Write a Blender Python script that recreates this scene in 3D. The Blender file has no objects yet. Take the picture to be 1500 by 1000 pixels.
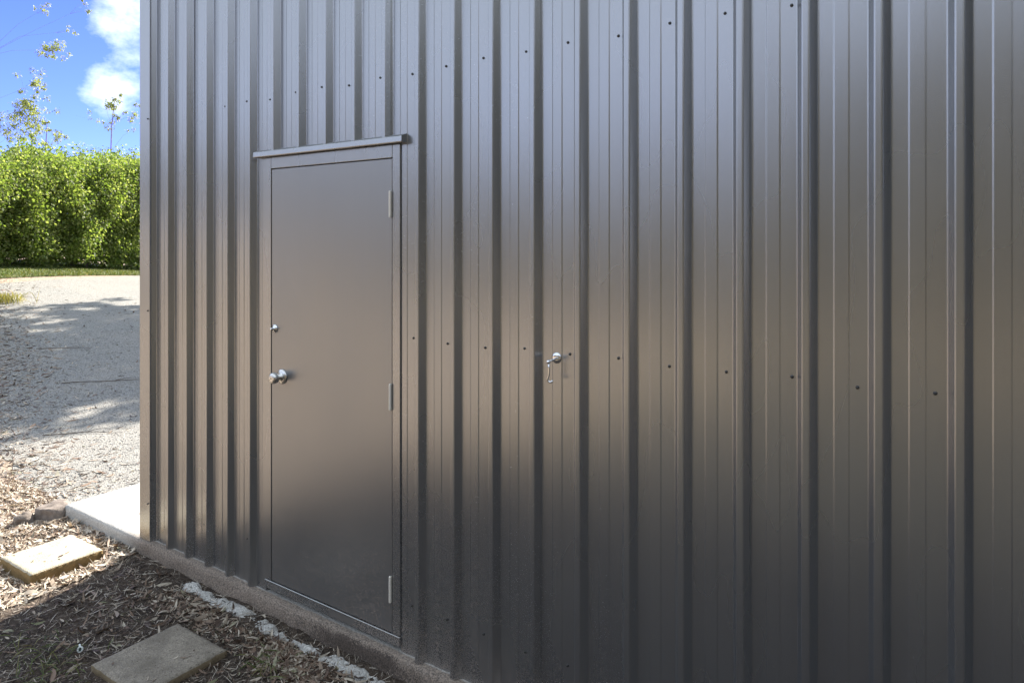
import bpy, math, random
import numpy as np
from mathutils import Vector, noise
random.seed(7)
rng = np.random.default_rng(11)
scene = bpy.context.scene
COL = scene.collection
PI = math.pi

# ------------------------------------------------------------------ helpers
def link(o, parent=None):
    COL.objects.link(o)
    if parent is not None:
        o.parent = parent
    return o

class MB:
    """collects verts / faces for ONE mesh object"""
    def __init__(s):
        s.v, s.f, s.sm = [], [], []
    def add(s, verts, faces, smooth=False):
        b = len(s.v)
        s.v += [tuple(p) for p in verts]
        s.f += [tuple(i + b for i in f) for f in faces]
        s.sm += [smooth] * len(faces)
    def box(s, x0, x1, y0, y1, z0, z1, bev=0.0):
        if bev <= 0:
            v = [(x, y, z) for x in (x0, x1) for y in (y0, y1) for z in (z0, z1)]
            s.add(v, [(0, 1, 3, 2), (4, 6, 7, 5), (0, 4, 5, 1), (2, 3, 7, 6), (0, 2, 6, 4), (1, 5, 7, 3)])
            return
        # chamfered box: 24 verts
        b = bev
        P = {}
        v = []
        for ix, x in enumerate((x0, x1)):
            for iy, y in enumerate((y0, y1)):
                for iz, z in enumerate((z0, z1)):
                    sx, sy, sz = (1 - 2 * ix) * b, (1 - 2 * iy) * b, (1 - 2 * iz) * b
                    for ax in range(3):
                        P[(ix, iy, iz, ax)] = len(v)
                        v.append((x + (sx if ax != 0 else 0), y + (sy if ax != 1 else 0), z + (sz if ax != 2 else 0)))
        f = []
        for ax in range(3):
            for side in (0, 1):
                q = []
                for (a, c) in ((0, 0), (1, 0), (1, 1), (0, 1)):
                    k = [a, c]; k.insert(ax, side)
                    q.append(P[(k[0], k[1], k[2], ax)])
                f.append(tuple(q))
        for ax in range(3):
            oth = [i for i in range(3) if i != ax]
            for a in (0, 1):
                for c in (0, 1):
                    k0 = [0, 0, 0]; k0[oth[0]] = a; k0[oth[1]] = c
                    k1 = list(k0); k1[ax] = 1
                    f.append((P[tuple(k0) + (oth[0],)], P[tuple(k0) + (oth[1],)], P[tuple(k1) + (oth[1],)], P[tuple(k1) + (oth[0],)]))
        for a in (0, 1):
            for c in (0, 1):
                for d in (0, 1):
                    f.append((P[(a, c, d, 0)], P[(a, c, d, 1)], P[(a, c, d, 2)]))
        s.add(v, f)
    def tube(s, pts, radii, n=8, cap=True):
        pts = [Vector(p) for p in pts]
        if not hasattr(radii, '__len__'):
            radii = [radii] * len(pts)
        vs, fs = [], []
        ref = None
        for i, p in enumerate(pts):
            d = (pts[min(i + 1, len(pts) - 1)] - pts[max(i - 1, 0)]).normalized()
            if ref is None:
                ref = d.orthogonal().normalized()
            ref = (ref - d * ref.dot(d))
            ref = ref.normalized() if ref.length > 1e-5 else d.orthogonal().normalized()
            bn = d.cross(ref)
            for k in range(n):
                a = 2 * PI * k / n
                vs.append(p + (ref * math.cos(a) + bn * math.sin(a)) * radii[i])
        for i in range(len(pts) - 1):
            for k in range(n):
                fs.append((i * n + k, i * n + (k + 1) % n, (i + 1) * n + (k + 1) % n, (i + 1) * n + k))
        if cap:
            fs.append(tuple(range(n - 1, -1, -1)))
            fs.append(tuple((len(pts) - 1) * n + k for k in range(n)))
        s.add(vs, fs, True)
    def lathe(s, prof, origin, axis, n=24):
        """prof: list of (r, h) along the axis"""
        ax = Vector(axis).normalized(); u = ax.orthogonal().normalized(); w = ax.cross(u); o = Vector(origin)
        vs, fs = [], []
        for (r, h) in prof:
            for k in range(n):
                a = 2 * PI * k / n
                vs.append(o + ax * h + (u * math.cos(a) + w * math.sin(a)) * r)
        for i in range(len(prof) - 1):
            for k in range(n):
                fs.append((i * n + k, i * n + (k + 1) % n, (i + 1) * n + (k + 1) % n, (i + 1) * n + k))
        if prof[0][0] > 1e-6: fs.append(tuple(range(n - 1, -1, -1)))
        if prof[-1][0] > 1e-6: fs.append(tuple((len(prof) - 1) * n + k for k in range(n)))
        s.add(vs, fs, True)
    def build(s, name, m, parent=None):
        me = bpy.data.meshes.new(name)
        me.from_pydata(s.v, [], s.f)
        me.polygons.foreach_set('use_smooth', s.sm)
        me.materials.append(m)
        me.update()
        return link(bpy.data.objects.new(name, me), parent)

def np_mesh(name, V, F, m, parent=None, smooth=False):
    """V (n,3), F (k,4) quads, fast"""
    V = np.asarray(V, dtype=np.float32); F = np.asarray(F, dtype=np.int32)
    me = bpy.data.meshes.new(name)
    me.vertices.add(len(V)); me.vertices.foreach_set('co', V.ravel())
    w = F.shape[1]
    me.loops.add(F.size); me.loops.foreach_set('vertex_index', F.ravel())
    me.polygons.add(len(F))
    me.polygons.foreach_set('loop_start', np.arange(0, F.size, w, dtype=np.int32))
    me.polygons.foreach_set('loop_total', np.full(len(F), w, dtype=np.int32))
    if smooth:
        me.polygons.foreach_set('use_smooth', np.ones(len(F), dtype=bool))
    me.materials.append(m)
    me.update(calc_edges=True); me.validate()
    return link(bpy.data.objects.new(name, me), parent)

def thing(name, label, cat, loc=(0, 0, 0), group=None):
    o = bpy.data.objects.new(name, None)
    o.empty_display_size = 0.1
    o.location = loc
    tag(o, label, cat, group)
    return link(o)

def tag(o, label=None, cat=None, group=None, kind=None):
    if label: o['label'] = label
    if cat: o['category'] = cat
    if group: o['group'] = group
    if kind: o['kind'] = kind
    return o

# ------------------------------------------------------------------ materials
def mat(name, base=(0.5, 0.5, 0.5), rough=0.6, metal=0.0, spec=0.5):
    m = bpy.data.materials.new(name); m.use_nodes = True
    nt = m.node_tree; b = nt.nodes['Principled BSDF']
    b.inputs['Base Color'].default_value = (*base, 1)
    b.inputs['Roughness'].default_value = rough
    b.inputs['Metallic'].default_value = metal
    b.inputs['Specular IOR Level'].default_value = spec
    return m, nt, b

class N:
    """tiny node helper"""
    def __init__(s, nt): s.nt = nt
    def n(s, typ, **kw):
        nd = s.nt.nodes.new(typ)
        for k, v in kw.items():
            if k.startswith('i_'):
                key = k[2:]
                nd.inputs[int(key) if key.isdigit() else key.replace('_', ' ')].default_value = v
            else:
                setattr(nd, k, v)
        return nd
    def l(s, a, b): s.nt.links.new(a, b)
    def coord(s, scale=(1, 1, 1), loc=(0, 0, 0)):
        tc = s.n('ShaderNodeTexCoord'); mp = s.n('ShaderNodeMapping')
        mp.inputs['Scale'].default_value = scale; mp.inputs['Location'].default_value = loc
        s.l(tc.outputs['Object'], mp.inputs['Vector']); return mp.outputs['Vector']
    def noise(s, vec, scale, detail=4, rough=0.55):
        t = s.n('ShaderNodeTexNoise'); t.inputs['Scale'].default_value = scale
        t.inputs['Detail'].default_value = detail; t.inputs['Roughness'].default_value = rough
        s.l(vec, t.inputs['Vector']); return t.outputs['Fac']
    def voro(s, vec, scale, feature='F1'):
        t = s.n('ShaderNodeTexVoronoi', feature=feature); t.inputs['Scale'].default_value = scale
        s.l(vec, t.inputs['Vector']); return t
    def ramp(s, fac, stops, interp='LINEAR'):
        r = s.n('ShaderNodeValToRGB'); r.color_ramp.interpolation = interp
        e = r.color_ramp.elements
        while len(e) < len(stops): e.new(0.5)
        for i, (p, c) in enumerate(stops):
            e[i].position = p
            e[i].color = (*c, 1) if hasattr(c, '__len__') else (c, c, c, 1)
        s.l(fac, r.inputs['Fac']); return r.outputs['Color']
    def mix(s, fac, a, b, mode='MIX'):
        mx = s.n('ShaderNodeMix', data_type='RGBA', blend_type=mode)
        for sock, val in ((mx.inputs[0], fac), (mx.inputs[6], a), (mx.inputs[7], b)):
            if hasattr(val, 'links'): s.l(val, sock)
            elif hasattr(val, '__len__'): sock.default_value = (*val, 1)
            else: sock.default_value = val
        return mx.outputs[2]
    def math(s, op, a, b=0.0, clamp=False):
        mt = s.n('ShaderNodeMath', operation=op, use_clamp=clamp)
        for i, val in enumerate((a, b)):
            if hasattr(val, 'links'): s.l(val, mt.inputs[i])
            else: mt.inputs[i].default_value = val
        return mt.outputs[0]
    def rng(s, v, a, b, c=0.0, d=1.0):
        m = s.n('ShaderNodeMapRange'); s.l(v, m.inputs[0])
        for i, x in enumerate((a, b, c, d)): m.inputs[i + 1].default_value = x
        return m.outputs[0]
    def bump(s, h, bsdf, strength=0.3, dist=0.01):
        b = s.n('ShaderNodeBump'); b.inputs['Strength'].default_value = strength; b.inputs['Distance'].default_value = dist
        s.l(h, b.inputs['Height']); s.l(b.outputs['Normal'], bsdf.inputs['Normal']); return b

PAINT = (0.056, 0.062, 0.070)
def painted_steel(name, streak=True, rough=0.27, dirt=True, spec=0.80):
    m, nt, b = mat(name, PAINT, rough, 0.0, 0.5)
    b.inputs['IOR'].default_value = 2.6; b.inputs['Specular IOR Level'].default_value = spec
    k = N(nt)
    tc = k.n('ShaderNodeTexCoord')
    pos = tc.outputs['Object']
    sep = k.n('ShaderNodeSeparateXYZ'); k.l(pos, sep.inputs[0])
    big = k.noise(k.coord((1.3, 1.3, 0.5)), 1.0, 3)
    base = k.mix(k.rng(big, 0.3, 0.7), tuple(c * 0.94 for c in PAINT), tuple(c * 1.06 for c in PAINT))
    rgh = k.rng(k.noise(k.coord((3, 3, 1.2)), 1.0, 2), 0.25, 0.75, rough - 0.03, rough + 0.03)
    if dirt:
        # mud spots splashed up from the soil: denser near the foot of the sheet
        spk = k.noise(k.coord(), 210, 2, 0.6)
        patch = k.noise(k.coord((1, 1, 1)), 3.2, 3)
        hgt = k.rng(sep.outputs['Z'], 0.0, 0.75, 0.10, -0.12)
        # the spots are thickest beside the door, where water drips off the flashing
        cx = k.math('ABSOLUTE', k.math('ADD', sep.outputs['X'], 2.0))
        cen = k.rng(cx, 0.2, 1.3, 0.05, -0.07)
        amt = k.math('ADD', k.math('ADD', hgt, cen), k.rng(patch, 0.3, 0.7, -0.03, 0.03))
        dm = k.rng(k.math('ADD', spk, amt), 0.63, 0.72)
        dust = (0.17, 0.118, 0.088)
        base = k.mix(k.math('MULTIPLY', dm, 0.75), base, dust)
        rgh = k.math('ADD', rgh, k.math('MULTIPLY', dm, 0.3))
    # faint run-off streaks left by rain
    run = k.noise(k.coord((22, 22, 0.22)), 1.0, 1, 0.5)
    base2 = k.mix(k.math('MULTIPLY', k.rng(run, 0.2, 0.85), 0.07), base, (0.16, 0.14, 0.12))
    k.l(base2, b.inputs['Base Color'])
    k.l(rgh, b.inputs['Roughness'])
    h = k.noise(k.coord((6, 6, 0.5)), 1.0, 1)
    k.bump(h, b, 0.22 if streak else 0.14, 0.006)
    return m

M = {}
M['sheet'] = painted_steel('painted corrugated steel')
M['door'] = painted_steel('painted flat steel', streak=False, rough=0.33, spec=0.62)
M['trim'] = painted_steel('painted steel trim', streak=False, rough=0.27)

m, nt, b = mat('dark void', (0.012, 0.011, 0.01), 0.9); M['void'] = m
m, nt, b = mat('screw paint', (0.055, 0.055, 0.056), 0.3, 0.35); M['screw'] = m
m, nt, b = mat('rubber washer', (0.015, 0.015, 0.015), 0.7); M['washer'] = m
def metal(name, col, rough):
    m, nt, b = mat(name, col, rough, 1.0)
    k = N(nt); k.l(k.rng(k.noise(k.coord(), 60, 3), 0.3, 0.7, rough * 0.7, rough * 1.4), b.inputs['Roughness'])
    return m
M['chrome'] = metal('chromed steel', (0.78, 0.78, 0.79), 0.16)
M['satin'] = metal('satin steel', (0.66, 0.65, 0.63), 0.30)
M['zinc'] = mat('zinc hinge steel', (0.74, 0.70, 0.63), 0.38, 0.15)[0]

# concrete
def concrete(name, c0, c1, stain=False):
    m, nt, b = mat(name, c0, 0.9, 0, 0.3); k = N(nt)
    n1 = k.noise(k.coord(), 5, 6, 0.65); n2 = k.noise(k.coord(), 130, 3, 0.7)
    col = k.mix(k.rng(n1, 0.3, 0.7), c0, c1)
    col = k.mix(k.rng(n2, 0.42, 0.62), tuple(x * 0.66 for x in c0), col)
    if stain:
        tc = k.n('ShaderNodeTexCoord'); sp = k.n('ShaderNodeSeparateXYZ'); k.l(tc.outputs['Object'], sp.inputs[0])
        # rusty-brown soil splash on the rough front lip under the wall
        low = k.rng(sp.outputs['Y'], -0.012, 0.0, 1.0, 0.0)
        inx = k.rng(sp.outputs['X'], -4.35, -4.1, 0.0, 1.0)
        gr = k.rng(k.noise(k.coord(), 150, 3, 0.7), 0.38, 0.6)
        dirt = k.mix(gr, (0.045, 0.032, 0.026), (0.30, 0.23, 0.18))
        col = k.mix(k.math('MULTIPLY', k.math('MULTIPLY', low, inx), 0.85), col, dirt)
        # wet dark band under the right half of the door
        d = k.math('ABSOLUTE', k.math('ADD', sp.outputs['X'], 2.28))
        wet = k.math('MULTIPLY', k.rng(d, 0.12, 0.62, 1.0, 0.0), k.rng(sp.outputs['Y'], -0.052, -0.03, 1.0, 0.0))
        wet = k.rng(k.math('ADD', k.math('ADD', wet, k.rng(k.noise(k.coord(), 14, 4), 0.2, 0.8, -0.3, 0.3)), k.rng(k.noise(k.coord(), 170, 3, 0.7), 0.3, 0.7, -0.45, 0.45)), 0.35, 0.85)
        col = k.mix(k.math('MULTIPLY', wet, 0.72), col, (0.03, 0.022, 0.02))
    k.l(col, b.inputs['Base Color'])
    hb = k.math('ADD', k.math('MULTIPLY', n2, 0.5), k.noise(k.coord(), 30, 5, 0.7))
    k.bump(hb, b, 0.6, 0.008)
    return m
M['slab'] = concrete('broomed concrete', (0.50, 0.485, 0.46), (0.60, 0.58, 0.55), True)
M['spill'] = concrete('white mortar', (0.48, 0.465, 0.44), (0.66, 0.64, 0.61))

# exposed-aggregate paver
def paver(name, c0, c1, side):
    m, nt, b = mat(name, c0, 0.9, 0, 0.3); k = N(nt)
    v = k.voro(k.coord(), 160); n1 = k.noise(k.coord(), 6, 5, 0.6)
    hs = k.n('ShaderNodeSeparateColor'); k.l(v.outputs['Color'], hs.inputs[0])
    col = k.mix(hs.outputs[0], c0, c1)
    col = k.mix(k.rng(n1, 0.35, 0.7), col, tuple(x * 0.75 for x in c0))
    pits = k.rng(k.noise(k.coord(), 75, 2), 0.66, 0.70)
    col = k.mix(k.math('MULTIPLY', pits, 0.8), col, (0.04, 0.035, 0.03))
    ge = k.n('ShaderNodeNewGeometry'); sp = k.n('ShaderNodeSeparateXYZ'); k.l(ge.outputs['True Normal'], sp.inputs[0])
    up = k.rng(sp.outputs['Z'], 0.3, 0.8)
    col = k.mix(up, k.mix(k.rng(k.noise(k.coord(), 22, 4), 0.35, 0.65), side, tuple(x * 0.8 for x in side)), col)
    k.l(col, b.inputs['Base Color'])
    k.bump(k.math('SUBTRACT', v.outputs['Distance'], k.math('MULTIPLY', pits, 1.0)), b, 0.5, 0.004)
    return m
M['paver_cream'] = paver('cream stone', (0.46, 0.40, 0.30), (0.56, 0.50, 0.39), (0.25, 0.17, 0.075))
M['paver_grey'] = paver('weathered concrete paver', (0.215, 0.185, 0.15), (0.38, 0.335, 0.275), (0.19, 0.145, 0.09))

m, nt, b = mat('field stone', (0.3, 0.27, 0.24), 0.9); k = N(nt)
k.l(k.ramp(k.noise(k.coord(), 18, 6, 0.65), [(0.3, (0.11, 0.085, 0.07)), (0.55, (0.21, 0.175, 0.15)), (0.75, (0.29, 0.25, 0.22))]), b.inputs['Base Color'])
k.bump(k.noise(k.coord(), 40, 5, 0.7), b, 0.6, 0.01); M['rock'] = m

# soil with fine mulch; further out it turns to dry grassland
m, nt, b = mat('soil', (0.1, 0.08, 0.06), 0.95, 0, 0.2); k = N(nt)
n1 = k.noise(k.coord(), 28, 8, 0.7); n2 = k.noise(k.coord(), 2.2, 4); n3 = k.noise(k.coord((1, 1, 1)), 110, 4, 0.7)
c = k.ramp(n1, [(0.30, (0.018, 0.013, 0.011)), (0.48, (0.055, 0.042, 0.034)), (0.62, (0.115, 0.088, 0.068)), (0.78, (0.22, 0.18, 0.14))])
c = k.mix(k.math('MULTIPLY', k.rng(n3, 0.55, 0.7), 0.6), c, (0.26, 0.215, 0.17))
c = k.mix(k.math('MULTIPLY', k.rng(n2, 0.35, 0.7), 0.35), c, (0.10, 0.065, 0.045))
tc = k.n('ShaderNodeTexCoord'); sp = k.n('ShaderNodeSeparateXYZ'); k.l(tc.outputs['Object'], sp.inputs[0])
far = k.rng(k.math('ADD', sp.outputs['Y'], k.math('MULTIPLY', n2, 1.2)), -1.4, -3.0)
wide = k.noise(k.coord(), 0.35, 5)
dry = k.mix(k.rng(wide, 0.35, 0.65), (0.30, 0.235, 0.155), (0.36, 0.28, 0.19))
dry = k.mix(k.rng(k.noise(k.coord(), 3, 5), 0.45, 0.6), dry, (0.22, 0.175, 0.105))
c = k.mix(far, c, dry)
# pale litter strip left of the shed, colour raised further to read as sunlit
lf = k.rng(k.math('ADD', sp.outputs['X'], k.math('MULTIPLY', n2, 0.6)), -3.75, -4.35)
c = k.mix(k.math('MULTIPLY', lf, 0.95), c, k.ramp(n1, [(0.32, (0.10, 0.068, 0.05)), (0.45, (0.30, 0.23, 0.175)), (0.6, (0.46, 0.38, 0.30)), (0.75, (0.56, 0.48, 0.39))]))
k.l(c, b.inputs['Base Color']); k.bump(k.math('ADD', n1, k.math('MULTIPLY', n3, 0.5)), b, 0.9, 0.02); M['soil'] = m

m, nt, b = mat('crushed gravel', (0.3, 0.29, 0.28), 0.9, 0, 0.3); k = N(nt)
v = k.voro(k.coord(), 62); v2 = k.voro(k.coord(), 150)
s1 = k.n('ShaderNodeSeparateColor'); k.l(v.outputs['Color'], s1.inputs[0]); s2 = k.n('ShaderNodeSeparateColor'); k.l(v2.outputs['Color'], s2.inputs[0])
c = k.mix(s1.outputs[0], (0.10, 0.10, 0.094), (0.335, 0.328, 0.295))
c = k.mix(0.4, c, k.mix(s2.outputs[1], (0.08, 0.078, 0.078), (0.44, 0.425, 0.405)))
nw = k.noise(k.coord(), 0.9, 5, 0.6)
c = k.mix(k.math('MULTIPLY', k.rng(nw, 0.42, 0.7), 0.45), c, (0.30, 0.275, 0.245))
fl = k.noise(k.coord((1, 1, 1)), 9, 6, 0.75)
c = k.mix(k.math('MULTIPLY', k.rng(fl, 0.60, 0.68), 0.65), c, (0.12, 0.09, 0.07))
k.l(c, b.inputs['Base Color'])
k.bump(k.math('ADD', v.outputs['Distance'], k.math('MULTIPLY', v2.outputs['Distance'], 0.4)), b, 0.7, 0.012); M['gravel'] = m

m, nt, b = mat('turf', (0.07, 0.11, 0.025), 0.9, 0, 0.2); k = N(nt)
c = k.ramp(k.noise(k.coord(), 6, 6, 0.7), [(0.3, (0.05, 0.075, 0.02)), (0.6, (0.105, 0.145, 0.036)), (0.8, (0.18, 0.18, 0.07))])
k.l(c, b.inputs['Base Color']); k.bump(k.noise(k.coord(), 60, 4), b, 0.8, 0.03); M['turf'] = m

def leafy(name, stops, rough=0.5, transl=0.35, tcol=None):
    """foliage: colour per leaf island, thin translucent blades"""
    m = bpy.data.materials.new(name); m.use_nodes = True; nt = m.node_tree; k = N(nt)
    b = nt.nodes['Principled BSDF']; out = nt.nodes['Material Output']
    g = k.n('ShaderNodeNewGeometry')
    c = k.ramp(g.outputs['Random Per Island'], stops)
    k.l(c, b.inputs['Base Color']); b.inputs['Roughness'].default_value = rough; b.inputs['Specular IOR Level'].default_value = 0.35
    if transl > 0:
        t = k.n('ShaderNodeBsdfTranslucent')
        k.l(k.mix(1.0, c, tcol or (1.5, 1.5, 0.5), 'MULTIPLY'), t.inputs['Color'])
        mx = k.n('ShaderNodeMixShader'); mx.inputs[0].default_value = transl
        k.l(b.outputs[0], mx.inputs[1]); k.l(t.outputs[0], mx.inputs[2]); k.l(mx.outputs[0], out.inputs['Surface'])
    return m
M['hedge'] = leafy('hedge leaves', [(0.0, (0.09, 0.135, 0.036)), (0.45, (0.145, 0.19, 0.052)), (0.8, (0.215, 0.245, 0.085)), (1.0, (0.36, 0.37, 0.19))], 0.58, 0.48, (1.6, 1.75, 0.75))
M['gum'] = leafy('gum leaves', [(0.0, (0.11, 0.14, 0.05)), (0.5, (0.19, 0.215, 0.085)), (1.0, (0.31, 0.32, 0.16))], 0.5, 0.5, (1.65, 1.75, 0.85))
M['litter'] = leafy('dry gum leaves', [(0.0, (0.06, 0.040, 0.032)), (0.25, (0.13, 0.085, 0.062)), (0.5, (0.23, 0.155, 0.11)), (0.7, (0.31, 0.25, 0.195)), (0.93, (0.54, 0.475, 0.39)), (1.0, (0.15, 0.16, 0.07))], 0.6, 0.12, (1.1, 1.0, 0.8))
M['pale'] = leafy('pale sunlit leaves', [(0.0, (0.16, 0.105, 0.075)), (0.25, (0.34, 0.25, 0.18)), (0.6, (0.52, 0.44, 0.35)), (1.0, (0.68, 0.61, 0.51))], 0.6, 0.1, (1.1, 1.0, 0.8))  # pale leaves for the sunny strip, sun brightness put into their colour
M['mulch'] = leafy('bark shreds', [(0.0, (0.014, 0.011, 0.010)), (0.38, (0.05, 0.04, 0.034)), (0.60, (0.17, 0.135, 0.11)), (0.82, (0.38, 0.33, 0.275)), (1.0, (0.60, 0.54, 0.46))], 0.9, 0)
M['pebble'] = leafy('gravel stones', [(0.0, (0.10, 0.098, 0.098)), (0.5, (0.25, 0.24, 0.235)), (0.85, (0.40, 0.385, 0.37)), (1.0, (0.55, 0.53, 0.51))], 0.85, 0)
M['belt'] = leafy('belt leaves toned for reflection', [(0.0, (0.070, 0.068, 0.040)), (0.5, (0.125, 0.113, 0.074)), (1.0, (0.215, 0.18, 0.125))], 0.6, 0.25, (1.5, 1.5, 0.6))  # tone stands in for shade on the belt reflected in the wall
M['grass'] = leafy('grass blades', [(0.0, (0.06, 0.09, 0.02)), (0.6, (0.10, 0.13, 0.035)), (1.0, (0.24, 0.21, 0.10))], 0.6, 0.3, (1.5, 1.5, 0.6))
M['tuft'] = leafy('dry green tuft', [(0.0, (0.14, 0.15, 0.04)), (1.0, (0.34, 0.30, 0.12))], 0.6, 0.35, (1.5, 1.4, 0.6))
m, nt, b = mat('bark', (0.2, 0.16, 0.13), 0.9); k = N(nt)
k.l(k.ramp(k.noise(k.coord((1, 1, 0.3)), 9, 6, 0.65), [(0.3, (0.11, 0.085, 0.065)), (0.6, (0.27, 0.23, 0.19)), (0.8, (0.40, 0.36, 0.31))]), b.inputs['Base Color'])
k.bump(k.noise(k.coord((1, 1, 0.25)), 30, 5), b, 0.6, 0.02); M['bark'] = m
m, nt, b = mat('stick bark', (0.07, 0.05, 0.04), 0.9); k = N(nt)
k.l(k.ramp(k.noise(k.coord(), 30, 5), [(0.3, (0.05, 0.038, 0.03)), (0.7, (0.16, 0.125, 0.10))]), b.inputs['Base Color']); M['stick'] = m
m, nt, b = mat('white plastic', (0.68, 0.72, 0.70), 0.4); M['white'] = m
m, nt, b = mat('dark green plastic', (0.012, 0.03, 0.026), 0.4); M['capdark'] = m

# ------------------------------------------------------------------ terrain
def smooth(a, b, x):
    t = np.clip((x - a) / (b - a), 0, 1)
    return t * t * (3 - 2 * t)
def gz(x, y):
    """height of the ground surface"""
    x = np.asarray(x, float); y = np.asarray(y, float)
    s = np.maximum(-x - 7.0, 0.0)
    rise = 0.053 * (np.sqrt(s * s + 1.5) - math.sqrt(1.5))
    rise = np.where(s > 34, 0.053 * (np.sqrt(34.0 ** 2 + 1.5) - math.sqrt(1.5)) + 0.01 * (s - 34), rise)
    t = np.clip((-x - 11.0) / 12.0, 0, 1)
    c = 10.2 - y
    rise = rise + 0.105 * t * t * (3 - 2 * t) * np.clip(c, -2.0, 7.0)
    near = np.exp(-((y + 0.05) / 0.16) ** 2) * ((x > -5.3) & (x < 6))
    return -0.112 + 0.035 * near + rise
def gravel_low(x):
    """y of the driveway's near edge at a given x"""
    return np.interp(-np.asarray(x, float), [-9, 4.9, 5.4, 6.2, 8.1, 10.6, 14.0, 17.6, 20.0, 22.5],
                     [0.35, 0.30, 0.12, 0.10, 0.50, 1.50, 2.45, 3.50, 3.35, 1.8])
def hedge_x(y):
    return -23.65 - 0.50 * (np.asarray(y, float) - 10.1)
def gravel_high(x):
    return np.full_like(np.asarray(x, float), 13.5)

def fbm(x, y, f, seed=0.0):
    return np.array([noise.fractal(Vector((a * f, b_ * f, seed)), 0.9, 2.0, 4) for a, b_ in zip(x.ravel(), y.ravel())]).reshape(x.shape)

xs = np.concatenate([[-240, -160, -110], np.arange(-80, -24, 2.0), np.arange(-24, -9, 0.4), np.arange(-9, -5.6, 0.16), np.arange(-5.6, -1.6, 0.04), np.arange(-1.6, 3, 0.2), np.arange(3, 12, 1.0), [14, 20, 30, 50, 90, 160, 240]])
ys = np.concatenate([[-240, -160, -100, -60, -40, -28, -20, -15, -11, -8], np.arange(-6, -2, 0.4), np.arange(-2, 0.32, 0.04), np.arange(0.32, 12, 0.35), [13, 15, 18, 24, 34, 50, 80, 120, 180, 240]])
X, Y = np.meshgrid(xs, ys, indexing='ij')
Z = gz(X, Y)
inside = (X > -5.05) & (X < 6.3) & (Y > -0.03) & (Y < 7.5)
dz_ = np.where(X < -6.0, 1.0, 0.0)
gm = smooth(0.03 + 0.5 * dz_, 0.14 + 0.9 * dz_, np.minimum(np.minimum(Y - gravel_low(X), gravel_high(X) - Y), X - (hedge_x(Y) + 2.0)))
near = (X > -6.6) & (X < -1.0) & (Y < 0.5) & (Y > -2.2)
bumpy = np.zeros_like(Z)
bumpy[near] = 0.010 * fbm(X[near], Y[near], 5.0) + 0.006 * fbm(X[near], Y[near], 19.0, 3.1)
fade = smooth(-6.6, -6.0, X) * smooth(-2.2, -1.9, Y)
Z = Z + bumpy * fade * (1 - gm)
Z = Z - 0.03 * gm
Z[inside] = -0.16
nx, ny = X.shape
idx = np.arange(nx * ny).reshape(nx, ny)
F = np.stack([idx[:-1, :-1], idx[1:, :-1], idx[1:, 1:], idx[:-1, 1:]], -1).reshape(-1, 4)
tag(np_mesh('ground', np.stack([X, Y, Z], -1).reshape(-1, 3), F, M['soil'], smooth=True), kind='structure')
def ground_z(x, y):
    z = gz(x, y)
    if -6.6 < x < -1.0 and -2.2 < y < 0.5:
        f = float(smooth(-6.6, -6.0, np.array(x)) * smooth(-2.2, -1.9, np.array(y)))
        z = z + f * (0.010 * noise.fractal(Vector((x * 5, y * 5, 0)), 0.9, 2.0, 4) + 0.006 * noise.fractal(Vector((x * 19, y * 19, 3.1)), 0.9, 2.0, 4))
    return float(z)

# gravel driveway sheet
ux = np.concatenate([np.linspace(0, 1, 60)[:-1] * 14.5 - 23.5, np.arange(-9, -5, 0.1), np.arange(-5, 9.1, 0.5)])
tv = np.linspace(0, 1, 26)
UX, T = np.meshgrid(ux, tv, indexing='ij')
wob = np.array([noise.noise(Vector((a * 1.7, 0, 9))) + 0.6 * noise.noise(Vector((a * 5.1, 2, 9))) for a in ux])[:, None] * 0.11
lo = gravel_low(UX) + wob; hi = gravel_high(UX) + wob * 2
UY = lo + (hi - lo) * T
UX = np.where(UX < -9, -9 + (UX + 9) * ((-9 - (hedge_x(UY) + 1.9)) / 14.5), UX)
lo = gravel_low(UX) + wob
UY = lo + (hi - lo) * T
UZ = gz(UX, UY) + 0.006
i2 = np.arange(UX.size).reshape(UX.shape)
F2 = np.stack([i2[:-1, :-1], i2[1:, :-1], i2[1:, 1:], i2[:-1, 1:]], -1).reshape(-1, 4)
tag(np_mesh('driveway', np.stack([UX, UY, UZ], -1).reshape(-1, 3), F2, M['gravel'], smooth=True), kind='structure')

# grass verge sheet between the gravel and the hedge
vy = np.arange(-3.0, 17.01, 0.25); vt = np.linspace(0, 1, 12)
VYY, VT = np.meshgrid(vy, vt, indexing='ij')
wv = np.array([noise.noise(Vector((0, a * 0.9, 4))) + 0.5 * noise.noise(Vector((0, a * 2.7, 7))) for a in vy])[:, None] * 0.22
VX = hedge_x(VYY) + 2.05 + wv * (1 - VT) - VT * 4.6
VZ = gz(VX, VYY) + 0.016 + 0.04 * np.sin(VT * PI)
i3 = np.arange(VX.size).reshape(VX.shape)
F3 = np.stack([i3[:-1, :-1], i3[:-1, 1:], i3[1:, 1:], i3[1:, :-1]], -1).reshape(-1, 4)
tag(np_mesh('grass_verge', np.stack([VX, VYY, VZ], -1).reshape(-1, 3), F3, M['turf'], smooth=True), kind='structure')

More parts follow.
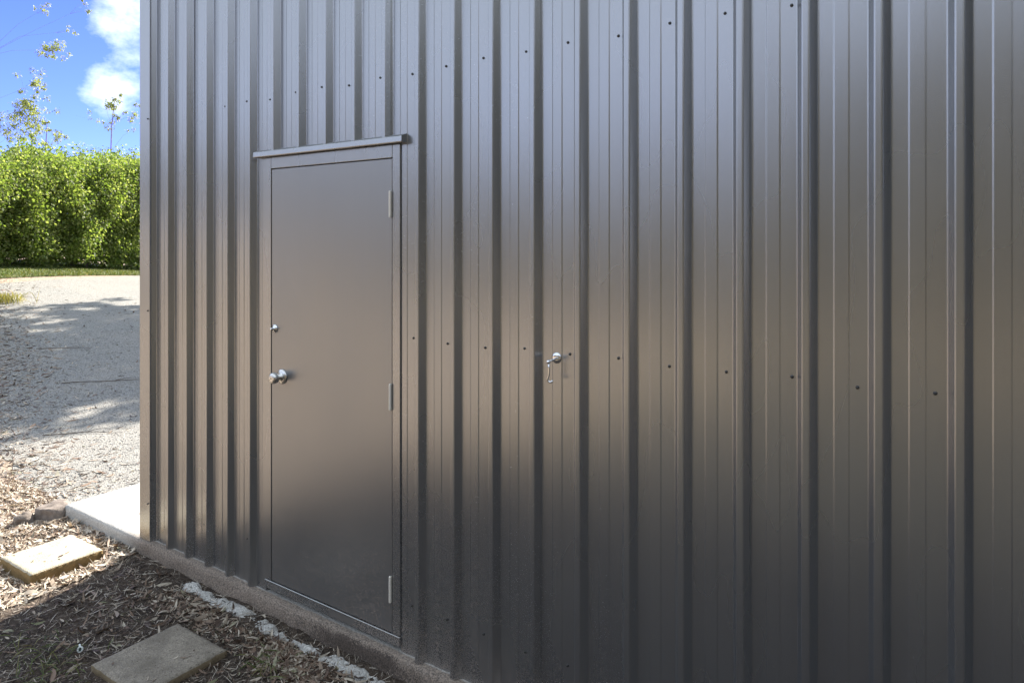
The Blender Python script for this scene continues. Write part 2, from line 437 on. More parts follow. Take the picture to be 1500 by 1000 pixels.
# ------------------------------------------------------------------ concrete slab with apron
SLAB_Y = -0.052
mb = MB()
sx = np.concatenate([np.arange(-5.08, -1.2, 0.03), [0, 2, 4, 6.4]])
prof = [(SLAB_Y - 0.004, -0.20), (SLAB_Y - 0.003, -0.06), (SLAB_Y, -0.026), (SLAB_Y + 0.006, -0.010), (SLAB_Y + 0.018, -0.003), (SLAB_Y + 0.04, 0.0), (0.03, 0.0), (0.5, 0.0), (4.0, 0.0), (7.2, 0.0), (7.2, -0.2)]
V = []
for a in sx:
    rough = 0.2 if a < -4.2 else 1.0
    for j, (py, pz) in enumerate(prof):
        d = 0.0; e = 0.0
        if j < 6:
            d = rough * (0.010 * noise.noise(Vector((a * 9, j * 0.7, 1.0))) + 0.006 * noise.noise(Vector((a * 31, j * 1.7, 5.0))))
            e = rough * (0.006 * noise.noise(Vector((a * 12, j, 8.0))) + 0.004 * noise.noise(Vector((a * 40, j, 12.0)))) if 1 < j < 6 else 0
        V.append((a, py + d, pz + e - (0.002 if j == 5 else 0)))
V = np.array(V); n0, n1_ = len(sx), len(prof)
ii = np.arange(n0 * n1_).reshape(n0, n1_)
FF = np.stack([ii[:-1, :-1], ii[1:, :-1], ii[1:, 1:], ii[:-1, 1:]], -1).reshape(-1, 4)
# bottom face is buried; both ends closed with quads
ends = []
for e, flip in ((0, False), (n0 - 1, True)):
    r = ii[e]
    q = [(r[0], r[1], r[2], r[3]), (r[0], r[3], r[4], r[5]), (r[0], r[5], r[6], r[7]), (r[0], r[7], r[8], r[10]), (r[8], r[9], r[10], r[10])]
    for t in q[:4]: ends.append(t[::-1] if flip else t)
    ends.append((r[8], r[9], r[10], r[7]) if False else (r[8], r[9], r[10], r[10]))
FF = np.array([f for f in FF.tolist()] + [e for e in ends if len(set(e)) == 4])
tag(np_mesh('concrete_slab', V, FF, M['slab']), kind='structure')

# ------------------------------------------------------------------ shed
shed = thing('shed', 'dark grey-brown ribbed steel shed with a flush personnel door on a concrete slab', 'shed', (0, 0, 0))
PITCH, RB = 0.1905, -1.936          # rib spacing; x of one rib's right foot
H = 0.029
WTOP = 6.2  # eaves out of view, raised to lengthen the shed's shadow
DOOR_L, DOOR_R, HEAD = -3.001, -2.077, 2.175

def fillet(pts, r, n=4):
    out = [pts[0]]
    for i in range(1, len(pts) - 1):
        p0, p1, p2 = Vector(pts[i - 1]), Vector(pts[i]), Vector(pts[i + 1])
        a = (p0 - p1); c = (p2 - p1)
        rr = min(r, a.length * 0.45, c.length * 0.45)
        s, e = p1 + a.normalized() * rr, p1 + c.normalized() * rr
        for q in range(n + 1):
            t = q / n
            out.append(tuple(s * (1 - t) ** 2 + p1 * 2 * t * (1 - t) + e * t ** 2))
    out.append(pts[-1])
    return out

def sheet_profile(k0, nrib, first, last):
    """corner points (x, out) for pans and ribs; k0 = rib index at the left edge"""
    P = []
    for q in range(nrib + 1):
        b = RB + PITCH * (k0 + q)
        rl, tl, tr = b - 0.0570, b - 0.0405, b - 0.0195
        if q == 0:
            P += [(tl + 0.006, H), (tr, H), (b, 0.0)] if not first else [(b - 0.012, 0.0), (b, 0.0)]
        elif q == nrib and last:
            P += [(rl, 0.0), (tl, H), (tr, H), (b - 0.0055, 0.0105)]
        else:
            P += [(rl, 0.0), (tl, H), (tr, H), (b, 0.0)]
        if q < nrib:
            P += [(b + 0.041, 0.0), (b + 0.044, 0.0017), (b + 0.081, 0.0017), (b + 0.084, 0.0)]
    return P

def make_sheet(k0, nrib, last=True, first=False):
    pr = fillet(sheet_profile(k0, nrib, first, last), 0.0042)
    # the overlapping right edge lies 1.4 mm proud of the next sheet
    if last:
        lim = RB + PITCH * (k0 + nrib) - 0.062
        pr = [(x, o + 0.0015) if x > lim else (x, o) for x, o in pr]
    xsr = [p[0] for p in pr]
    for c in (DOOR_L, DOOR_R):
        if xsr[0] < c < xsr[-1]:
            o = np.interp(c, xsr, [p[1] for p in pr])
            pr.append((c, float(o)))
    pr.sort(key=lambda p: p[0])
    mb = MB()
    for (xa, oa), (xb, ob) in zip(pr[:-1], pr[1:]):
        if xb - xa < 1e-7: continue
        mid = (xa + xb) / 2
        z0 = HEAD if DOOR_L < mid < DOOR_R else -0.012
        zz = [z0, 0.9, 1.9, WTOP] if z0 < 0.5 else [z0, WTOP]
        vs = []
        for z in zz:
            vs += [(xa, -oa, z), (xb, -ob, z)]
        mb.add(vs, [(2 * i, 2 * i + 1, 2 * i + 3, 2 * i + 2) for i in range(len(zz) - 1)])
    return mb.build('cladding_sheet', M['sheet'], shed)

# sheets from the corner to the right, each four ribs wide
sheets = [make_sheet(-11, 2, first=False)]
for k0 in (-9, -5, -1, 3, 7, 11, 15, 19):
    sheets.append(make_sheet(k0, 4))
XEND = RB + PITCH * 23

# screws: hex head on a washer, three rows
def screw_mb():
    s = MB()
    s.lathe([(0.0053, 0.0), (0.0053, 0.0009), (0.0050, 0.0013)], (0, 0, 0), (0, -1, 0), 16)
    s.lathe([(0.0040, 0.0013), (0.0040, 0.0048), (0.0030, 0.0056), (0.0, 0.0056)], (0, 0, 0), (0, -1, 0), 6)
    return s
scr0 = None
def sheet_of(x):
    for s_, k0, n in zip(sheets, (-11, -9, -5, -1, 3, 7, 11, 15, 19), (2, 4, 4, 4, 4, 4, 4, 4, 4)):
        if x < RB + PITCH * (k0 + n): return s_
    return sheets[-1]
jr = random.Random(3)
for k in range(-10, 11):
    xb = RB + PITCH * k - 0.079
    for z in (0.214, 1.346, 2.472):
        x = xb + jr.uniform(-0.009, 0.007); zz = z + jr.uniform(-0.008, 0.008)
        if DOOR_L - 0.01 < x < DOOR_R + 0.01 and z < 2.3: continue
        if x < DOOR_L and 1 < z < 2: continue
        if scr0 is None:
            o = scr0 = screw_mb().build('screw', M['screw'], sheet_of(x))
        else:
            o = scr0.copy(); COL.objects.link(o); o.parent = sheet_of(x)
        o.location = (x, 0.0, zz); o.rotation_euler = (jr.uniform(-.06, .06), jr.uniform(0, 1), jr.uniform(-.06, .06))

# corner flashing: a folded angle as proud as the ribs
CX = -4.160
fl = fillet([(-4.0475, 0.016), (-4.0475, 0.0335), (CX, 0.0335), (CX, -0.11)], 0.004, 3)
mb = MB()
for (xa, oa), (xb, ob) in zip(fl[:-1], fl[1:]):
    mb.add([(xb, -ob, -0.014), (xa, -oa, -0.014), (xa, -oa, WTOP + .02), (xb, -ob, WTOP + .02)], [(0, 1, 2, 3)])
cf = mb.build('corner_flashing', M['trim'], shed)
for z in (0.214, 1.346, 2.472):
    o = scr0.copy(); COL.objects.link(o); o.parent = cf; o.location = (-4.066, -0.0335, z + jr.uniform(-.006, .006))

# side and rear walls, end wall, roof, gutter (seen only from other positions)
mb = MB()
mb.box(CX + 0.004, CX + 0.045, 0.115, 7.0, -0.01, WTOP)
for q in range(36):
    y = 0.2 + q * PITCH
    mb.add([(CX + 0.004, y, -0.01), (CX - 0.024, y + 0.016, -0.01), (CX - 0.024, y + 0.04, -0.01), (CX + 0.004, y + 0.056, -0.01),
            (CX + 0.004, y, WTOP), (CX - 0.024, y + 0.016, WTOP), (CX - 0.024, y + 0.04, WTOP), (CX + 0.004, y + 0.056, WTOP)],
           [(0, 4, 5, 1), (1, 5, 6, 2), (2, 6, 7, 3)])
mb.build('end_wall', M['sheet'], shed)
mb = MB(); mb.box(CX + 0.045, XEND, 6.95, 7.0, -0.01, WTOP); mb.box(XEND - 0.05, XEND, 0.04, 6.95, -0.01, WTOP)
mb.build('rear_wall', M['sheet'], shed)
mb = MB()
# inner lining right behind the sheets (keeps the shed dark inside), open at the doorway
for (xa, xb, za, zb) in ((CX + 0.05, DOOR_L - 0.0, 0.002, WTOP), (DOOR_R, XEND - 0.06, 0.002, WTOP), (DOOR_L, DOOR_R, HEAD + 0.01, WTOP)):
    mb.box(xa, xb, 0.006, 0.035, za, zb)
mb.build('inner_lining', M['void'], shed)
mb = MB()
ro = [(-0.035, WTOP + 0.03), (3.5, WTOP + 0.72), (7.05, WTOP + 0.03)]
for (ya, za), (yb, zb) in zip(ro[:-1], ro[1:]):
    xa, xb = CX - 0.03, XEND + 0.05
    vs = [(xa, ya, za), (xb, ya, za), (xb, yb, zb), (xa, yb, zb), (xa, ya, za - .03), (xb, ya, za - .03), (xb, yb, zb - .03), (xa, yb, zb - .03)]
    mb.add(vs, [(0, 1, 2, 3), (7, 6, 5, 4), (0, 4, 5, 1), (2, 6, 7, 3), (1, 5, 6, 2), (3, 7, 4, 0)])
for xg in (CX + 0.01, XEND - 0.04):
    mb.add([(xg, 0.0, WTOP), (xg, 7.0, WTOP), (xg, 3.5, WTOP + 0.68), (xg + .03, 0.0, WTOP), (xg + .03, 7.0, WTOP), (xg + .03, 3.5, WTOP + 0.68)], [(0, 1, 2), (5, 4, 3)])
mb.build('roof', M['sheet'], shed)

# door frame: folded steel angle round the opening, outer face 9 mm proud of the pans
frame = MB()
FY0, FY1 = -0.009, 0.035
frame.box(DOOR_L, DOOR_L + 0.046, FY0, FY1, 0.062, HEAD, 0.0018)
frame.box(DOOR_R - 0.047, DOOR_R - 0.0016, FY0, FY1, 0.062, HEAD, 0.0018)
frame.box(DOOR_L + 0.0465, DOOR_R - 0.0475, FY0, FY1, 2.1175, HEAD, 0.0018)
frame.box(DOOR_L, DOOR_R - 0.0016, FY0 - 0.004, FY1, 0.020, 0.0615, 0.0018)
frame.build('door_frame', M['trim'], shed)
mb = MB(); mb.box(DOOR_L + 0.02, DOOR_R - 0.02, 0.036, 0.05, 0.01, HEAD)
mb.build('door_backing', M['void'], shed)
# door leaf
LX0, LX1, LZ0, LZ1 = -2.9515, -2.1268, 0.0645, 2.1140
mb = MB(); mb.box(LX0, LX1, -0.007, 0.030, LZ0, LZ1, 0.0022)
leaf = mb.build('door', M['door'], shed)
# knob set
KX, KZ = -2.868, 1.090
mb = MB()
mb.lathe([(0.0365, 0.0), (0.0365, 0.004), (0.034, 0.0075), (0.022, 0.010), (0.0135, 0.013), (0.0125, 0.026)], (KX, -0.007, KZ), (0, -1, 0), 32)
kn = mb.build('knob_rosette', M['satin'], leaf)
mb = MB()
mb.lathe([(0.0125, 0.026), (0.0165, 0.031), (0.0235, 0.037), (0.0272, 0.045), (0.0275, 0.052), (0.0255, 0.060), (0.0205, 0.0650), (0.0110, 0.0668), (0.0, 0.0672)], (KX, -0.007, KZ), (0, -1, 0), 32)
mb.build('door_knob', M['satin'], leaf)
mb = MB(); mb.lathe([(0.0036, 0.0650), (0.0036, 0.0676), (0.0, 0.0676)], (KX, -0.007, KZ), (0, -1, 0), 16)
mb.build('keyhole', M['void'], leaf)
# dead lock above
DX, DZ = -2.9255, 1.3215
mb = MB()
mb.lathe([(0.0215, 0.0), (0.0215, 0.003), (0.018, 0.0065), (0.012, 0.0085), (0.0115, 0.011), (0.0, 0.011)], (DX, -0.007, DZ), (0, -1, 0), 28)
mb.build('deadlock', M['chrome'], leaf)
mb = MB(); mb.lathe([(0.0062, 0.011), (0.0062, 0.024), (0.005, 0.0265), (0.0, 0.0265)], (DX, -0.007, DZ), (0, -1, 0), 16)
mb.build('lock_turn', M['chrome'], leaf)
# hinges
for z in (1.916, 1.084, 0.254):
    mb = MB()
    hx, hy = LX1 - 0.004, -0.0155
    for q in range(3):
        za, zb = z - 0.055 + q * 0.11 / 3, z - 0.055 + (q + 1) * 0.11 / 3 - 0.0009
        ring = [(hx + 0.0060 * math.cos(2 * PI * a / 18), hy + 0.0060 * math.sin(2 * PI * a / 18)) for a in range(18)]
        mb.add([(a, b_, zz) for zz in (za, zb) for a, b_ in ring], [(a, (a + 1) % 18, 18 + (a + 1) % 18, 18 + a) for a in range(18)], True)
        mb.add([(a, b_, za) for a, b_ in ring], [tuple(range(17, -1, -1))]); mb.add([(a, b_, zb) for a, b_ in ring], [tuple(range(18))])
    mb.lathe([(0.0045, z - 0.0575), (0.0045, z + 0.0575)], (hx, hy, 0), (0, 0, 1), 12)
    mb.box(hx - 0.006, hx + 0.0018, -0.012, -0.0072, z - 0.054, z + 0.054)
    mb.build('hinge', M['zinc'], leaf)

# head flashing: sloping top, rolled lip, open underside
def flashing(x0, x1):
    mb = MB()
    pr = fillet([(0.0, 2.216), (-0.024, 2.208), (-0.0345, 2.202), (-0.0360, 2.178), (-0.0310, 2.176)], 0.002, 3)
    n = len(pr)
    vs = [(x0, p[0], p[1]) for p in pr] + [(x1, p[0], p[1]) for p in pr]
    mb.add(vs, [(i, i + 1, n + i + 1, n + i) for i in range(n - 1)])
    inn = [(p[0] + 0.0014, p[1] - 0.0012) for p in pr]
    vs = [(x0, p[0], p[1]) for p in inn] + [(x1, p[0], p[1]) for p in inn]
    mb.add(vs, [(n + i, n + i + 1, i + 1, i) for i in range(n - 1)])
    mb.box(x0, x1, -0.0065, 0.004, 2.176, 2.215)                     # up-stand behind
    # folded end tabs
    for x, e in ((x0, 0.0006), (x1, -0.0006)):
        mb.add([(x + e, p[0] + 0.0007, p[1] - 0.0006) for p in pr] + [(x + e, -0.001, 2.177)], [tuple(range(len(pr) + 1))])
    return mb.build('head_flashing', M['trim'], shed)
flashing(-3.062, -2.046)

# door hold-back hook on the wall right of the door
HX, HZ = -1.304, 1.330
mb = MB(); mb.lathe([(0.0205, 0.0), (0.0205, 0.0025), (0.017, 0.0055), (0.008, 0.007), (0.0, 0.007)], (HX, -0.0005, HZ), (0, -1, 0), 28)
hook = mb.build('hook_plate', M['chrome'], shed)
hook['label'] = 'round chromed wall plate with a hanging door hook'
mb = MB()
mb.tube([(HX, -0.006, HZ - 0.002), (HX, -0.058, HZ - 0.006)], 0.0042, 12)
mb.lathe([(0.0, -0.012), (0.0062, -0.011), (0.0068, 0.0), (0.0062, 0.011), (0.0, 0.012)], (HX, -0.058, HZ - 0.006), (0.35, -1, 0), 14)
mb.build('hook_stem', M['chrome'], hook)
mb = MB()
pts = [(HX, -0.058, HZ - 0.010), (HX + 0.0005, -0.058, HZ - 0.03), (HX + 0.001, -0.058, HZ - 0.055), (HX - 0.003, -0.0585, HZ - 0.062)]
for q in range(0, 9):
    a = math.radians(150 + q * 24)
    pts.append((HX + 0.005 + 0.0095 * math.cos(a), -0.058 + 0.001 * q * 0.5, HZ - 0.070 + 0.0095 * math.sin(a)))
mb.tube(pts, [0.0034] * 4 + [0.0040] * 9, 10)
mb.build('hook_bar', M['chrome'], hook)

# ------------------------------------------------------------------ pavers, stones, spill
def paver_obj(name, x0, x1, y0, y1, zt, th, rz, m, label, group=None, seed=1):
    w, d = (x1 - x0) / 2, (y1 - y0) / 2
    n = 22; mb_v = []; r = random.Random(seed)
    g = np.linspace(-1, 1, n)
    # top grid and skirt with worn edges
    for i in g:
        for j in g:
            e = max(abs(i), abs(j)); drop = 0.006 * max(0, (e - 0.93) / 0.07) ** 2
            ox = -0.003 * i + 0.006 * noise.noise(Vector((j * 6 + seed, 0, 1))) if abs(i) == 1 else 0
            oy = -0.003 * j + 0.006 * noise.noise(Vector((i * 6 + seed, 3, 1))) if abs(j) == 1 else 0
            mb_v.append((i * w + ox, j * d + oy, 0.0018 * noise.noise(Vector((i * 5, j * 5, seed))) - drop))
    ii = np.arange(n * n).reshape(n, n)
    f = np.stack([ii[:-1, :-1], ii[1:, :-1], ii[1:, 1:], ii[:-1, 1:]], -1).reshape(-1, 4).tolist()
    ring = list(ii[:, 0]) + list(ii[-1, 1:]) + list(ii[-2::-1, -1]) + list(ii[0, -2:0:-1])
    base = len(mb_v)
    for lev, zz in enumerate((-th * 0.45, -th)):
        for q in ring:
            x, y, z = mb_v[q]
            mb_v.append((x * 1.004, y * 1.004, zz + 0.0006 * r.uniform(-1, 1)))
    L = len(ring)
    for q in range(L):
        q2 = (q + 1) % L
        f.append((ring[q2], ring[q], base + q, base + q2))
        f.append((base + q2, base + q, base + L + q, base + L + q2))
    o = np_mesh(name, mb_v, np.array(f), m)
    o.location = ((x0 + x1) / 2, (y0 + y1) / 2, zt); o.rotation_euler = (0.006, -0.008, rz)
    return tag(o, label, 'paving stone', group)
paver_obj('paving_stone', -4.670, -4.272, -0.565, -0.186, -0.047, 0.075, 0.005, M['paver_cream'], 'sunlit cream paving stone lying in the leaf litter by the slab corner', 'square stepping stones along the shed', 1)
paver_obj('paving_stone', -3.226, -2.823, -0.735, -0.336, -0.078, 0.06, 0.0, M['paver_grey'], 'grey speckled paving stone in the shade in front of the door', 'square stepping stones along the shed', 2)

def rock(name, loc, size, rz, label, seed, flat=True):
    import bmesh
    bm = bmesh.new(); bmesh.ops.create_icosphere(bm, subdivisions=4, radius=1.0)
    for v in bm.verts:
        p = v.co.copy()
        if flat: p.z = min(p.z, 0.55 + 0.05 * p.x)
        p.x = max(-0.85, min(0.88, p.x)); p.y = max(-0.8, min(0.84, p.y))
        s = 1 + 0.16 * noise.fractal(p * 1.3 + Vector((seed, 0, 0)), 0.9, 2, 5) + 0.03 * noise.noise(p * 7 + Vector((seed, 4, 0)))
        v.co = Vector((p.x * size[0], p.y * size[1], p.z * size[2])) * s
    me = bpy.data.meshes.new(name); bm.to_mesh(me); bm.free(); me.materials.append(M['rock'])
    for p in me.polygons: p.use_smooth = True
    o = link(bpy.data.objects.new(name, me)); o.location = loc; o.rotation_euler = (0, 0, rz)
    return tag(o, label, 'stone')
rock('rock', (-5.185, -0.075, -0.085), (0.135, 0.105, 0.125), 0.35, 'large flat-topped brown stone against the corner of the concrete apron', 2.0)
rock('rock', (-5.245, -0.225, -0.095), (0.068, 0.06, 0.062), 0.9, 'small rounded stone half buried in leaves beside the flat-topped stone', 7.0, False)
rock('rock', (-5.36, -0.34, -0.105), (0.055, 0.05, 0.046), 0.2, 'little dark stone at the left end of the stones by the apron', 11.0, False)

# crumbly white mortar spilled along the foot of the slab: one strip of lumps
def spill():
    gx = np.arange(-3.66, -1.72, 0.009); gy = np.linspace(-0.180, -0.058, 17)
    V = []
    for x in gx:
        e = min(1.0, (x + 3.66) / 0.12, (-1.72 - x) / 0.3)
        yc = -0.108 - 0.018 * noise.noise(Vector((x * 2.1, 0, 3))) - 0.014 * (x > -2.9)
        w = 0.042 + 0.016 * noise.noise(Vector((x * 3.3, 5, 3)))
        gap_ = 1.0 if x < -2.8 else 0.90
        brk = 0.024 * noise.noise(Vector((x * 7.0, 1, 9)))
        for y in gy:
            prof_ = max(0.0, 1 - ((y - yc) / w) ** 2) ** 0.6
            lump = noise.noise(Vector((x * 15, y * 21, 2))) * 0.016 + noise.fractal(Vector((x * 48, y * 48, 6)), 0.8, 2, 4) * 0.010
            V.append((x, y, ground_z(x, y) - 0.020 + e * prof_ * (0.027 * gap_ + brk + lump)))
    ii = np.arange(len(V)).reshape(len(gx), len(gy))
    f = np.stack([ii[:-1, :-1], ii[1:, :-1], ii[1:, 1:], ii[:-1, 1:]], -1).reshape(-1, 4)
    return tag(np_mesh('mortar_spill', V, f, M['spill']), 'crumbly strip of white mortar lumps along the foot of the slab', 'mortar')
spill()

# small white cap lying on its side in the mulch
cap = thing('plastic_cap', 'small white round plastic cap with a dark centre in the mulch', 'cap', (-3.405, -0.692, ground_z(-3.405, -0.692) + 0.012))
mb = MB(); mb.lathe([(0.0078, 0.0), (0.0120, 0.0), (0.0130, 0.004), (0.0130, 0.010), (0.0108, 0.0115), (0.0082, 0.0105), (0.0078, 0.004)], (0, 0, 0), (0.55, -0.75, 0.42), 24)
mb.box(-0.016, -0.004, -0.004, 0.003, 0.010, 0.019, 0.001)
mb.build('cap_ring', M['white'], cap)
mb = MB(); mb.lathe([(0.0, 0.003), (0.0080, 0.003), (0.0080, 0.006), (0.0, 0.006)], (0, 0, 0), (0.55, -0.75, 0.42), 20)
mb.build('cap_centre', M['capdark'], cap)

# ------------------------------------------------------------------ scattered litter
def on_paver(x, y):
    return (-4.69 < x < -4.25 and -0.58 < y < -0.17) or (-3.245 < x < -2.805 and -0.75 < y < -0.32)
def blades(pts, L, W, yaw, pitch, roll, curl, segs=3, bow=0.0):
    """leaf strips: arrays per leaf -> verts, quads"""
    n = len(pts); t = np.linspace(0, 1, segs + 1)
    wprof = np.sin(np.clip(t * 0.93 + 0.05, 0, 1) * PI) ** 0.75
    cy, sy_ = np.cos(yaw), np.sin(yaw)
    V = np.zeros((n, segs + 1, 2, 3))
    for j, tt in enumerate(t):
        d = (tt - 0.5) * L
        along = d * np.cos(pitch); up = d * np.sin(pitch) + curl * L * ((tt - 0.5) ** 2 * 4 - 0.3)
        side = bow * L * ((tt - 0.5) ** 2 * 4)
        for s_ in (0, 1):
            w = (s_ - 0.5) * W * wprof[j]
            lx = along; ly = w * np.cos(roll) + side; lz = up + w * np.sin(roll)
            V[:, j, s_, 0] = pts[:, 0] + lx * cy - ly * sy_
            V[:, j, s_, 1] = pts[:, 1] + lx * sy_ + ly * cy
            V[:, j, s_, 2] = pts[:, 2] + lz
    base = np.arange(n)[:, None, None] * (segs + 1) * 2
    f = np.array([[2 * j, 2 * j + 1, 2 * j + 3, 2 * j + 2] for j in range(segs)])[None]
    return V.reshape(-1, 3), (base + f).reshape(-1, 4)

def scatter_pts(n, fx, keep):
    out = []
    while len(out) < n:
        x, y = fx()
        if keep(x, y): out.append((x, y, ground_z(x, y)))
    return np.array(out)
R = random.Random(21)
def near_xy():
    # along the shed, from the apron corner to the right edge of the view
    return (R.uniform(-5.9, -1.7), -0.06 - abs(R.uniform(0, 1)) * 1.15)
def keep_soil(x, y):
    if x > -5.08 and y > SLAB_Y - 0.012: return False
    if (x + 5.185) ** 2 / 0.021 + (y + 0.075) ** 2 / 0.015 < 1 or (x + 5.245) ** 2 + (y + 0.225) ** 2 < 0.0042: return False
    return not on_paver(x, y)
def dens(x, y):
    return noise.noise(Vector((x * 2.3, y * 2.3, 4.2)))
# dark bark shreds everywhere
P = scatter_pts(46000, near_xy, keep_soil)
n = len(P); L = np.clip(rng.lognormal(-3.9, 0.5, n), 0.008, 0.06); P[:, 2] += rng.uniform(0.0, 0.008, n)
V, F = blades(P, L, L * rng.uniform(0.08, 0.32, n), rng.uniform(0, 2 * PI, n), rng.normal(0, 0.30, n), rng.normal(0, 0.5, n), rng.normal(0, 0.05, n), 1)
tag(np_mesh('mulch', V, F, M['mulch']), 'fine dark bark mulch covering the soil beside the shed', 'mulch', kind='stuff')
# fallen eucalyptus leaves
def leaf_xy():
    u = R.random()
    if u < 0.38:  return (R.uniform(-6.4, -4.2), R.uniform(-0.9, 0.10))
    if u < 0.46:
        x = R.uniform(-4.4, -1.7); return (x, -0.16 - abs(R.gauss(0, 0.10)))
    if u < 0.60:
        return (R.gauss(-2.55, 0.16), R.gauss(-0.22, 0.06))
    if u < 0.66:
        return (R.gauss(-3.35, 0.2), R.gauss(-0.2, 0.06))
    return (R.uniform(-5.0, -1.7), R.uniform(-1.2, -0.06))
def keep_leaf(x, y):
    if -3.7 < x < -1.9 and -0.15 < y < -0.07 and R.random() < 0.85: return False
    return keep_soil(x, y) and (dens(x, y) > -0.25 or R.random() < 0.45)
P = scatter_pts(9000, leaf_xy, keep_leaf)
n = len(P); L = np.clip(rng.lognormal(-3.55, 0.55, n), 0.010, 0.09); W = L * rng.uniform(0.10, 0.30, n)
P[:, 2] += rng.uniform(0.002, 0.013, n)
V, F = blades(P, L, W, rng.uniform(0, 2 * PI, n), rng.normal(0, 0.20, n), rng.normal(0, 0.5, n), rng.normal(0.08, 0.14, n), 5, rng.normal(0, 0.07, n))
tag(np_mesh('leaf_litter', V, F, M['litter'], smooth=True), 'dry brown and tan gum leaves scattered over the soil by the shed', 'leaf litter', kind='stuff')
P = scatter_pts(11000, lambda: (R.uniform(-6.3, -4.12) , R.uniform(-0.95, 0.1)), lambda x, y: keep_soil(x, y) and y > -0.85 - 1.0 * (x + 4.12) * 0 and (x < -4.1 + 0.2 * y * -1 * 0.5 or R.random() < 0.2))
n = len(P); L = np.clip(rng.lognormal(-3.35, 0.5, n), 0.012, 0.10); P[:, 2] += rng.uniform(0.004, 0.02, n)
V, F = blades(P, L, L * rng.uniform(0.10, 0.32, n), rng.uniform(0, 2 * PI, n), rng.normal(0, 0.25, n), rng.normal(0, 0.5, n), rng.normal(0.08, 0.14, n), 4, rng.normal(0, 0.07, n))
tag(np_mesh('pale_leaf_litter', V, F, M['pale'], smooth=True), 'pale dry leaves, coloured lighter as if sunlit, around the cream paving stone', 'leaf litter', kind='stuff')
P = np.array([(R.uniform(-4.64, -4.30), R.uniform(-0.53, -0.22), -0.0425) for q in range(12)] + [(R.uniform(-3.20, -2.85), R.uniform(-0.71, -0.36), -0.0735) for q in range(9)] + [(R.uniform(-4.9, -4.3), R.uniform(0.05, 0.4), 0.004) for q in range(5)])
n = len(P); L = rng.uniform(0.014, 0.04, n)
V, F = blades(P, L, L * rng.uniform(0.15, 0.4, n), rng.uniform(0, 2 * PI, n), rng.normal(0, 0.06, n), rng.normal(0, 0.2, n), rng.normal(0.06, 0.05, n), 4)
tag(np_mesh('stray_leaves', V, F, M['litter'], smooth=True), 'a few small dry leaves lying on top of the pavers and slab', 'leaf litter', kind='stuff')
# fine twigs
P = scatter_pts(2200, near_xy, keep_soil); n = len(P)
L = rng.uniform(0.03, 0.13, n); P[:, 2] += rng.uniform(0.003, 0.014, n)
V, F = blades(P, L, np.full(n, 0.0026), rng.uniform(0, 2 * PI, n), rng.normal(0, 0.12, n), rng.normal(0, 0.4, n), rng.normal(0, 0.04, n), 4, rng.normal(0, 0.06, n))
tag(np_mesh('twigs', V, F, M['mulch']), 'thin dry twigs lying over the mulch', 'twigs', kind='stuff')
# debris along the driveway's left edge and strewn on the gravel
pts = []
while len(pts) < 13000:
    x = -R.uniform(5.4, 19); e = float(gravel_low(x))
    y = e + R.gauss(-0.22, 0.34 + 0.025 * (-x - 5))
    if y < -0.9: continue
    pts.append((x, y, float(gz(x, y)) + 0.012))
while len(pts) < 14300:
    x = -R.uniform(5.2, 16); y = R.uniform(float(gravel_low(x)), float(gravel_low(x)) + 4.0)
    pts.append((x, y, float(gz(x, y)) + 0.012))
P = np.array(pts); n = len(P); L = np.clip(rng.lognormal(-3.0, 0.45, n), 0.02, 0.12)
V, F = blades(P, L, L * rng.uniform(0.1, 0.28, n), rng.uniform(0, 2 * PI, n), rng.normal(0, 0.16, n), rng.normal(0, 0.4, n), rng.normal(0.05, 0.08, n), 3, rng.normal(0, 0.05, n))
tag(np_mesh('driveway_debris', V, F, M['litter'], smooth=True), 'fallen leaves and bark along the edge of the gravel driveway', 'leaf litter', kind='stuff')
# loose stones on the near gravel
pts = []
while len(pts) < 15000:
    x = -4.3 - R.random() ** 1.4 * 8.5; lo_ = float(gravel_low(x)); y = R.uniform(lo_ - 0.15, lo_ + 3.6)
    if x > -5.12 and y > -0.08: continue
    pts.append((x, y, float(gz(x, y)) + 0.007))
P = np.array(pts); n = len(P); S = rng.uniform(0.004, 0.011, n)
oct_ = np.array([(1, 0, 0), (-1, 0, 0), (0, 1, 0), (0, -1, 0), (0, 0, 0.7), (0, 0, -0.6)])
a = rng.uniform(0, 2 * PI, n); st = rng.uniform(0.6, 1.2, (n, 6, 1))
Vb = oct_[None] * st * S[:, None, None] * np.stack([rng.uniform(.8, 1.5, n), rng.uniform(.7, 1.1, n), rng.uniform(.6, 1, n)], -1)[:, None]
Vr = np.stack([Vb[..., 0] * np.cos(a)[:, None] - Vb[..., 1] * np.sin(a)[:, None], Vb[..., 0] * np.sin(a)[:, None] + Vb[..., 1] * np.cos(a)[:, None], Vb[..., 2]], -1) + P[:, None]
fo = np.array([(0, 2, 4), (2, 1, 4), (1, 3, 4), (3, 0, 4), (2, 0, 5), (1, 2, 5), (3, 1, 5), (0, 3, 5)])
tag(np_mesh('loose_gravel', Vr.reshape(-1, 3), (np.arange(n)[:, None, None] * 6 + fo[None]).reshape(-1, 3), M['pebble']), 'loose grey stones on the gravel driveway', 'gravel', kind='stuff')
